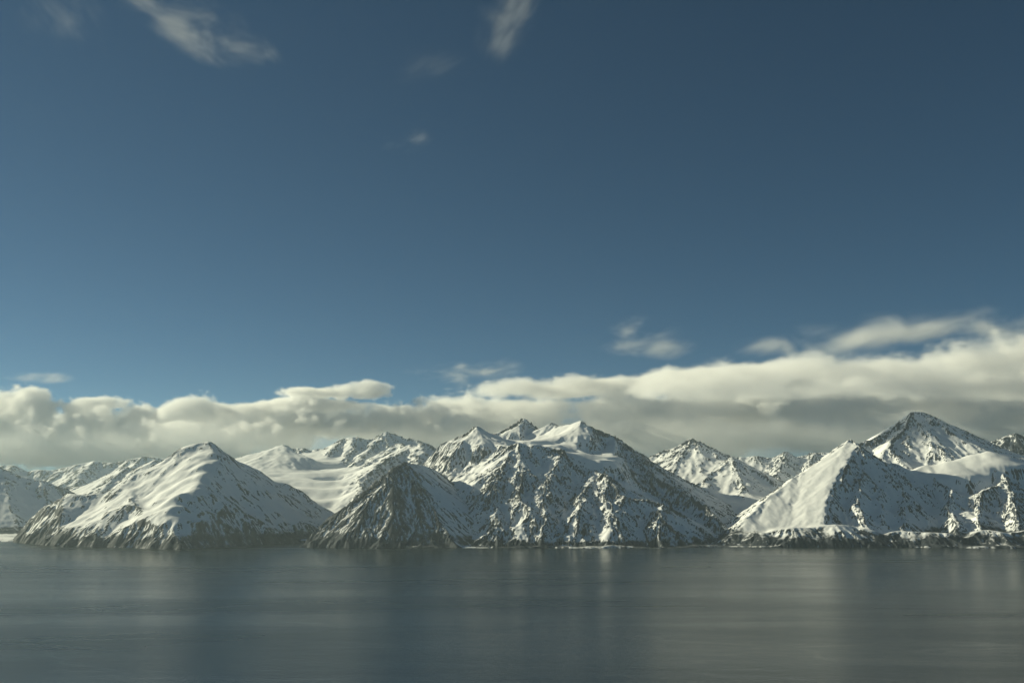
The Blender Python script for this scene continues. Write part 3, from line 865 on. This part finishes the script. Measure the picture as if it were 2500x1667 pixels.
def make_cloud(name, label, puffs, depth_km, thick, vox, ext, noise=(900.0, 0.55), soft=0.35, squash=(1, 1, 1), seed=1, octs=5, pad=1.55, group=None, billow=(700.0, 0.12), floor=None, wisp=None):
    """puffs: (px, py, rx, ry[, depth offset in m]) ellipses in photograph pixels, standing at depth_km"""
    k = depth_km * 1000.0
    P = []
    for q in puffs:
        off = q[4] if len(q) > 4 else 0.0
        c = at(q[0], q[1], depth_km + 0.35 + off / 1000.0)
        e = at(q[0] + q[2], q[1], depth_km + 0.35)
        f = at(q[0], q[1] - q[3], depth_km + 0.35)
        c0 = at(q[0], q[1], depth_km + 0.35)
        P.append((c[0], c[1], c[2], abs(e[0] - c0[0]), abs(f[2] - c0[2])))
    lo = [min(p[0] - p[3] * pad for p in P), k - thick * pad, min(p[2] - p[4] * pad for p in P)]
    hi = [max(p[0] + p[3] * pad for p in P), k + thick * pad, max(p[2] + p[4] * pad for p in P)]
    if floor is not None:
        lo[2] = max(lo[2], floor)
    lo[1] = min(lo[1], min(p[1] for p in P) - thick * pad)
    hi[1] = max(hi[1], max(p[1] for p in P) + thick * pad)
    res = [max(8, int((hi[i] - lo[i]) / vox) + 1) for i in range(3)]
    x = np.linspace(lo[0], hi[0], res[0])
    y = np.linspace(lo[1], hi[1], res[1])
    z = np.linspace(lo[2], hi[2], res[2])
    F = np.full((res[2], res[1], res[0]), -3.0, np.float32)
    for (cx, cy, cz, rx, rz) in P:
        ry = min(thick, max(rx * 0.6, rz))
        d = ((x - cx) / rx)[None, None, :] ** 2 + ((y - cy) / ry)[None, :, None] ** 2 + ((z - cz) / rz)[:, None, None] ** 2
        F = np.maximum(F, (1.0 - np.sqrt(d)).astype(np.float32))
    n = fbm3(x / noise[0] / squash[0], y / noise[0] / squash[1], z / noise[0] / squash[2], octs, seed, 0.66)
    b = 1.0 - 2.0 * np.abs(fbm3(x / billow[0], y / billow[0], z / billow[0], 3, seed + 31, 0.5))
    if wisp is not None:                                    # torn, fibrous: slanting noise thins the vapour everywhere
        Zf, Yf, Xf = np.meshgrid(z, y, x, indexing='ij')
        cw, sw = math.cos(wisp), math.sin(wisp)
        uf, vf = Xf * cw + Zf * sw, -Xf * sw + Zf * cw
        wv = 0.5 * fbm3_full(Xf / (3 * noise[0]), Yf / (3 * noise[0]), Zf / (3 * noise[0]), 2, seed + 71)
        n = fbm3_full(uf / (2.6 * noise[0]) + wv, Yf / (1.3 * noise[0]), vf / noise[0] + wv, 4, seed, 0.64)
        D = sstep(-0.05, 1.1, F + 0.3 * n) ** 1.2 * sstep(-0.3, 0.8, n) * 1.8 * ext
    else:
        D = sstep(0.0, soft, F + noise[1] * n + billow[1] * b - 0.06) * ext
    if floor is not None:                                   # a ragged base
        D = D * sstep(floor + 20, floor + 260, z[:, None, None] + 160.0 * n)
    # fade out at the faces of the box
    for axis, m_ in ((2, res[0]), (1, res[1]), (0, res[2])):
        w_ = np.clip(np.minimum(np.arange(m_), m_ - 1 - np.arange(m_)) / 3.0, 0, 1).astype(np.float32)
        D = D * w_.reshape([-1 if i == axis else 1 for i in range(3)])
    org = ((lo[0] + hi[0]) / 2, (lo[1] + hi[1]) / 2, lo[2])
    llo = [lo[i] - org[i] for i in range(3)]
    lhi = [hi[i] - org[i] for i in range(3)]
    Z, Y, X = np.meshgrid(z - org[2], y - org[1], x - org[0], indexing='ij')
    co = np.stack([X.ravel(), Y.ravel(), Z.ravel()], 1).astype(np.float32)
    me = bpy.data.meshes.new(name)
    me.vertices.add(len(co))
    me.vertices.foreach_set('co', co.ravel())
    a = me.attributes.new('density', 'FLOAT', 'POINT')
    a.data.foreach_set('value', (D * 1000.0).astype(np.float32).ravel())
    me.materials.append(CLOUD)
    ob = bpy.data.objects.new(name, me)
    ob.location = org
    COL.objects.link(ob)
    md = ob.modifiers.new('vapour', 'NODES')
    md.node_group = cloud_nodes(llo, lhi, res, CLOUD)
    ob['label'] = label
    ob['kind'] = 'stuff'
    print(name, res, D.size, 'voxels', round(time.time() - T0, 1), 's')
    return ob


make_cloud('clouds', 'pale mist filling the sky just behind the farthest peaks', [(x, 1110, 300, 100) for x in range(-450, 2800, 230)],
    21.6, 800.0, 80.0, 0.0014, noise=(1500.0, 0.35), soft=0.9, squash=(1.5, 1.0, 0.6), seed=7, octs=4)
make_cloud('clouds', 'puffy white cloud bank lying behind the mountains at left', [
    (-120, 1050, 160, 70), (20, 1020, 100, 50), (90, 1000, 75, 45, -400), (200, 1025, 90, 40), (255, 985, 60, 16, -300), (190, 998, 60, 18, -300), (120, 1075, 200, 55, -500), (330, 1045, 120, 55), (440, 1015, 65, 42, -400), (400, 1085, 200, 50, -600),
    (560, 1040, 110, 42), (620, 1005, 150, 18), (640, 1065, 150, 45, -300), (760, 988, 130, 13), (870, 955, 70, 20), (800, 960, 110, 12), (800, 1040, 160, 32), (960, 1045, 140, 45), (1050, 1010, 60, 36, -300), (1120, 1040, 130, 42)],
    24.0, 1500.0, 38.0, 0.0060, noise=(520.0, 0.85), soft=0.36, squash=(1.3, 1.2, 0.9), seed=5, octs=5, billow=(560.0, 0.34))
make_cloud('clouds', 'long smooth cloud bank above the valley and central peaks', [
    (1150, 1000, 120, 30), (1320, 950, 160, 26), (1300, 1010, 220, 40), (1500, 945, 200, 26), (1560, 1010, 220, 45), (1760, 928, 200, 30), (1800, 990, 240, 60), (1960, 940, 170, 45), (2100, 990, 240, 80),
    (2300, 980, 240, 60), (2450, 1000, 240, 90), (2700, 960, 200, 120)] + [(x, 1060, 260, 50) for x in range(1250, 2700, 220)],
    24.0, 1500.0, 42.0, 0.0034, noise=(620.0, 0.78), soft=0.45, squash=(2.0, 1.4, 0.75), seed=15, octs=5, billow=(700.0, 0.25))
make_cloud('clouds', 'thick grey cloud hanging over the high peak at right', [
    (1640, 945, 110, 22), (1740, 930, 130, 30), (1780, 965, 140, 22), (1850, 915, 130, 34), (1900, 960, 180, 28), (1980, 895, 150, 34), (2090, 910, 170, 45), (2050, 955, 220, 28), (2230, 925, 200, 50), (2380, 895, 170, 55), (2500, 875, 150, 60),
    (2420, 945, 240, 42), (2620, 890, 170, 80), (2750, 900, 200, 90)],
    12.1, 950.0, 30.0, 0.0040, noise=(360.0, 0.78), soft=0.5, squash=(1.7, 1.3, 0.85), seed=25, octs=5, billow=(480.0, 0.22), floor=1495.0)
# single clouds and wisps above the bank
WISPS = [
    ('small flat cloud alone above the left end of the cloud bank', [(75, 920, 65, 15), (120, 922, 65, 16)], 20.0, 300, 24, 0.0035, 0.5),
    ('two joined small clouds above the gap in the middle of the cloud bank', [(1065, 905, 80, 24), (1112, 915, 50, 36), (1135, 898, 55, 24), (1195, 900, 90, 32)], 20.0, 360, 24, 0.0032, 0.5),
    ('thin torn cloud high above the central peak', [(1570, 808, 100, 42), (1540, 848, 100, 26), (1620, 848, 90, 30)], 18.0, 360, 24, 0.0011, 0.6),
    ('long thin streak of cloud above the thick cloud at right', [(1960, 850, 180, 42), (2100, 825, 220, 46), (2260, 808, 240, 48), (2400, 800, 240, 48), (2540, 790, 240, 52), (2680, 785, 220, 52)], 15.0, 420, 28, 0.0015, 0.6),
    ('long wispy cloud slanting across the top left corner of the sky', [(390, 0, 120, 62), (440, 45, 110, 66), (500, 85, 115, 60), (570, 120, 115, 46), (620, 140, 80, 30)], 9.0, 320, 15, 0.0011, 0.9),
    ('faint ragged wisp at the top left edge of the sky', [(100, 20, 75, 70), (175, 50, 105, 75)], 9.0, 280, 15, 0.00022, 0.9),
    ('thin wisp at the top of the sky near the middle', [(1240, 50, 95, 66), (1215, 95, 70, 58), (1275, 10, 65, 52)], 9.0, 240, 15, 0.0006, 0.9),
    ('faint wisp below and left of the wisp at the top middle', [(1010, 150, 75, 62), (1075, 165, 90, 42)], 9.0, 240, 15, 0.00025, 0.9),
    ('small lone wisp in the clear middle of the sky', [(975, 354, 58, 26), (1015, 338, 52, 24)], 11.0, 180, 12, 0.0007, 0.7),
]
for k_, (lab, pf, dk, th, vx, ex, na_) in enumerate(WISPS):
    make_cloud('clouds', lab, pf, dk, th, vx, ex, noise=(vx * 11.0, na_ * 1.5), soft=1.5, squash=(2.2, 1.2, 0.9), seed=101 + 7 * k_, octs=5, billow=(vx * 20.0, 0.1), pad=1.5, wisp=math.radians([4, 8, 12, 6, -30, -60, 55, 20, 22][k_]))

# ------------------------------------------------------------------ haze
hm, N, L = new_mat('haze_air')
out = N.new('ShaderNodeOutputMaterial')
pv = N.new('ShaderNodeVolumePrincipled')
pv.inputs['Color'].default_value = (0.72, 0.90, 1.0, 1)
pv.inputs['Density'].default_value = 1.3e-5
pv.inputs['Anisotropy'].default_value = 0.3
L.new(pv.outputs[0], out.inputs['Volume'])
me = bpy.data.meshes.new('haze')
x0, x1, y0, y1, z0, z1 = -20400, 20400, -6400, 20000, -42, 1480
me.from_pydata([(x, y, z) for z in (z0, z1) for y in (y0, y1) for x in (x0, x1)], [],
               [(0, 2, 3, 1), (4, 5, 7, 6), (0, 1, 5, 4), (2, 6, 7, 3), (0, 4, 6, 2), (1, 3, 7, 5)])
me.materials.append(hm)
haze = bpy.data.objects.new('haze', me)
COL.objects.link(haze)
haze['kind'] = 'stuff'
haze['label'] = 'thin pale blue haze over the whole fjord'
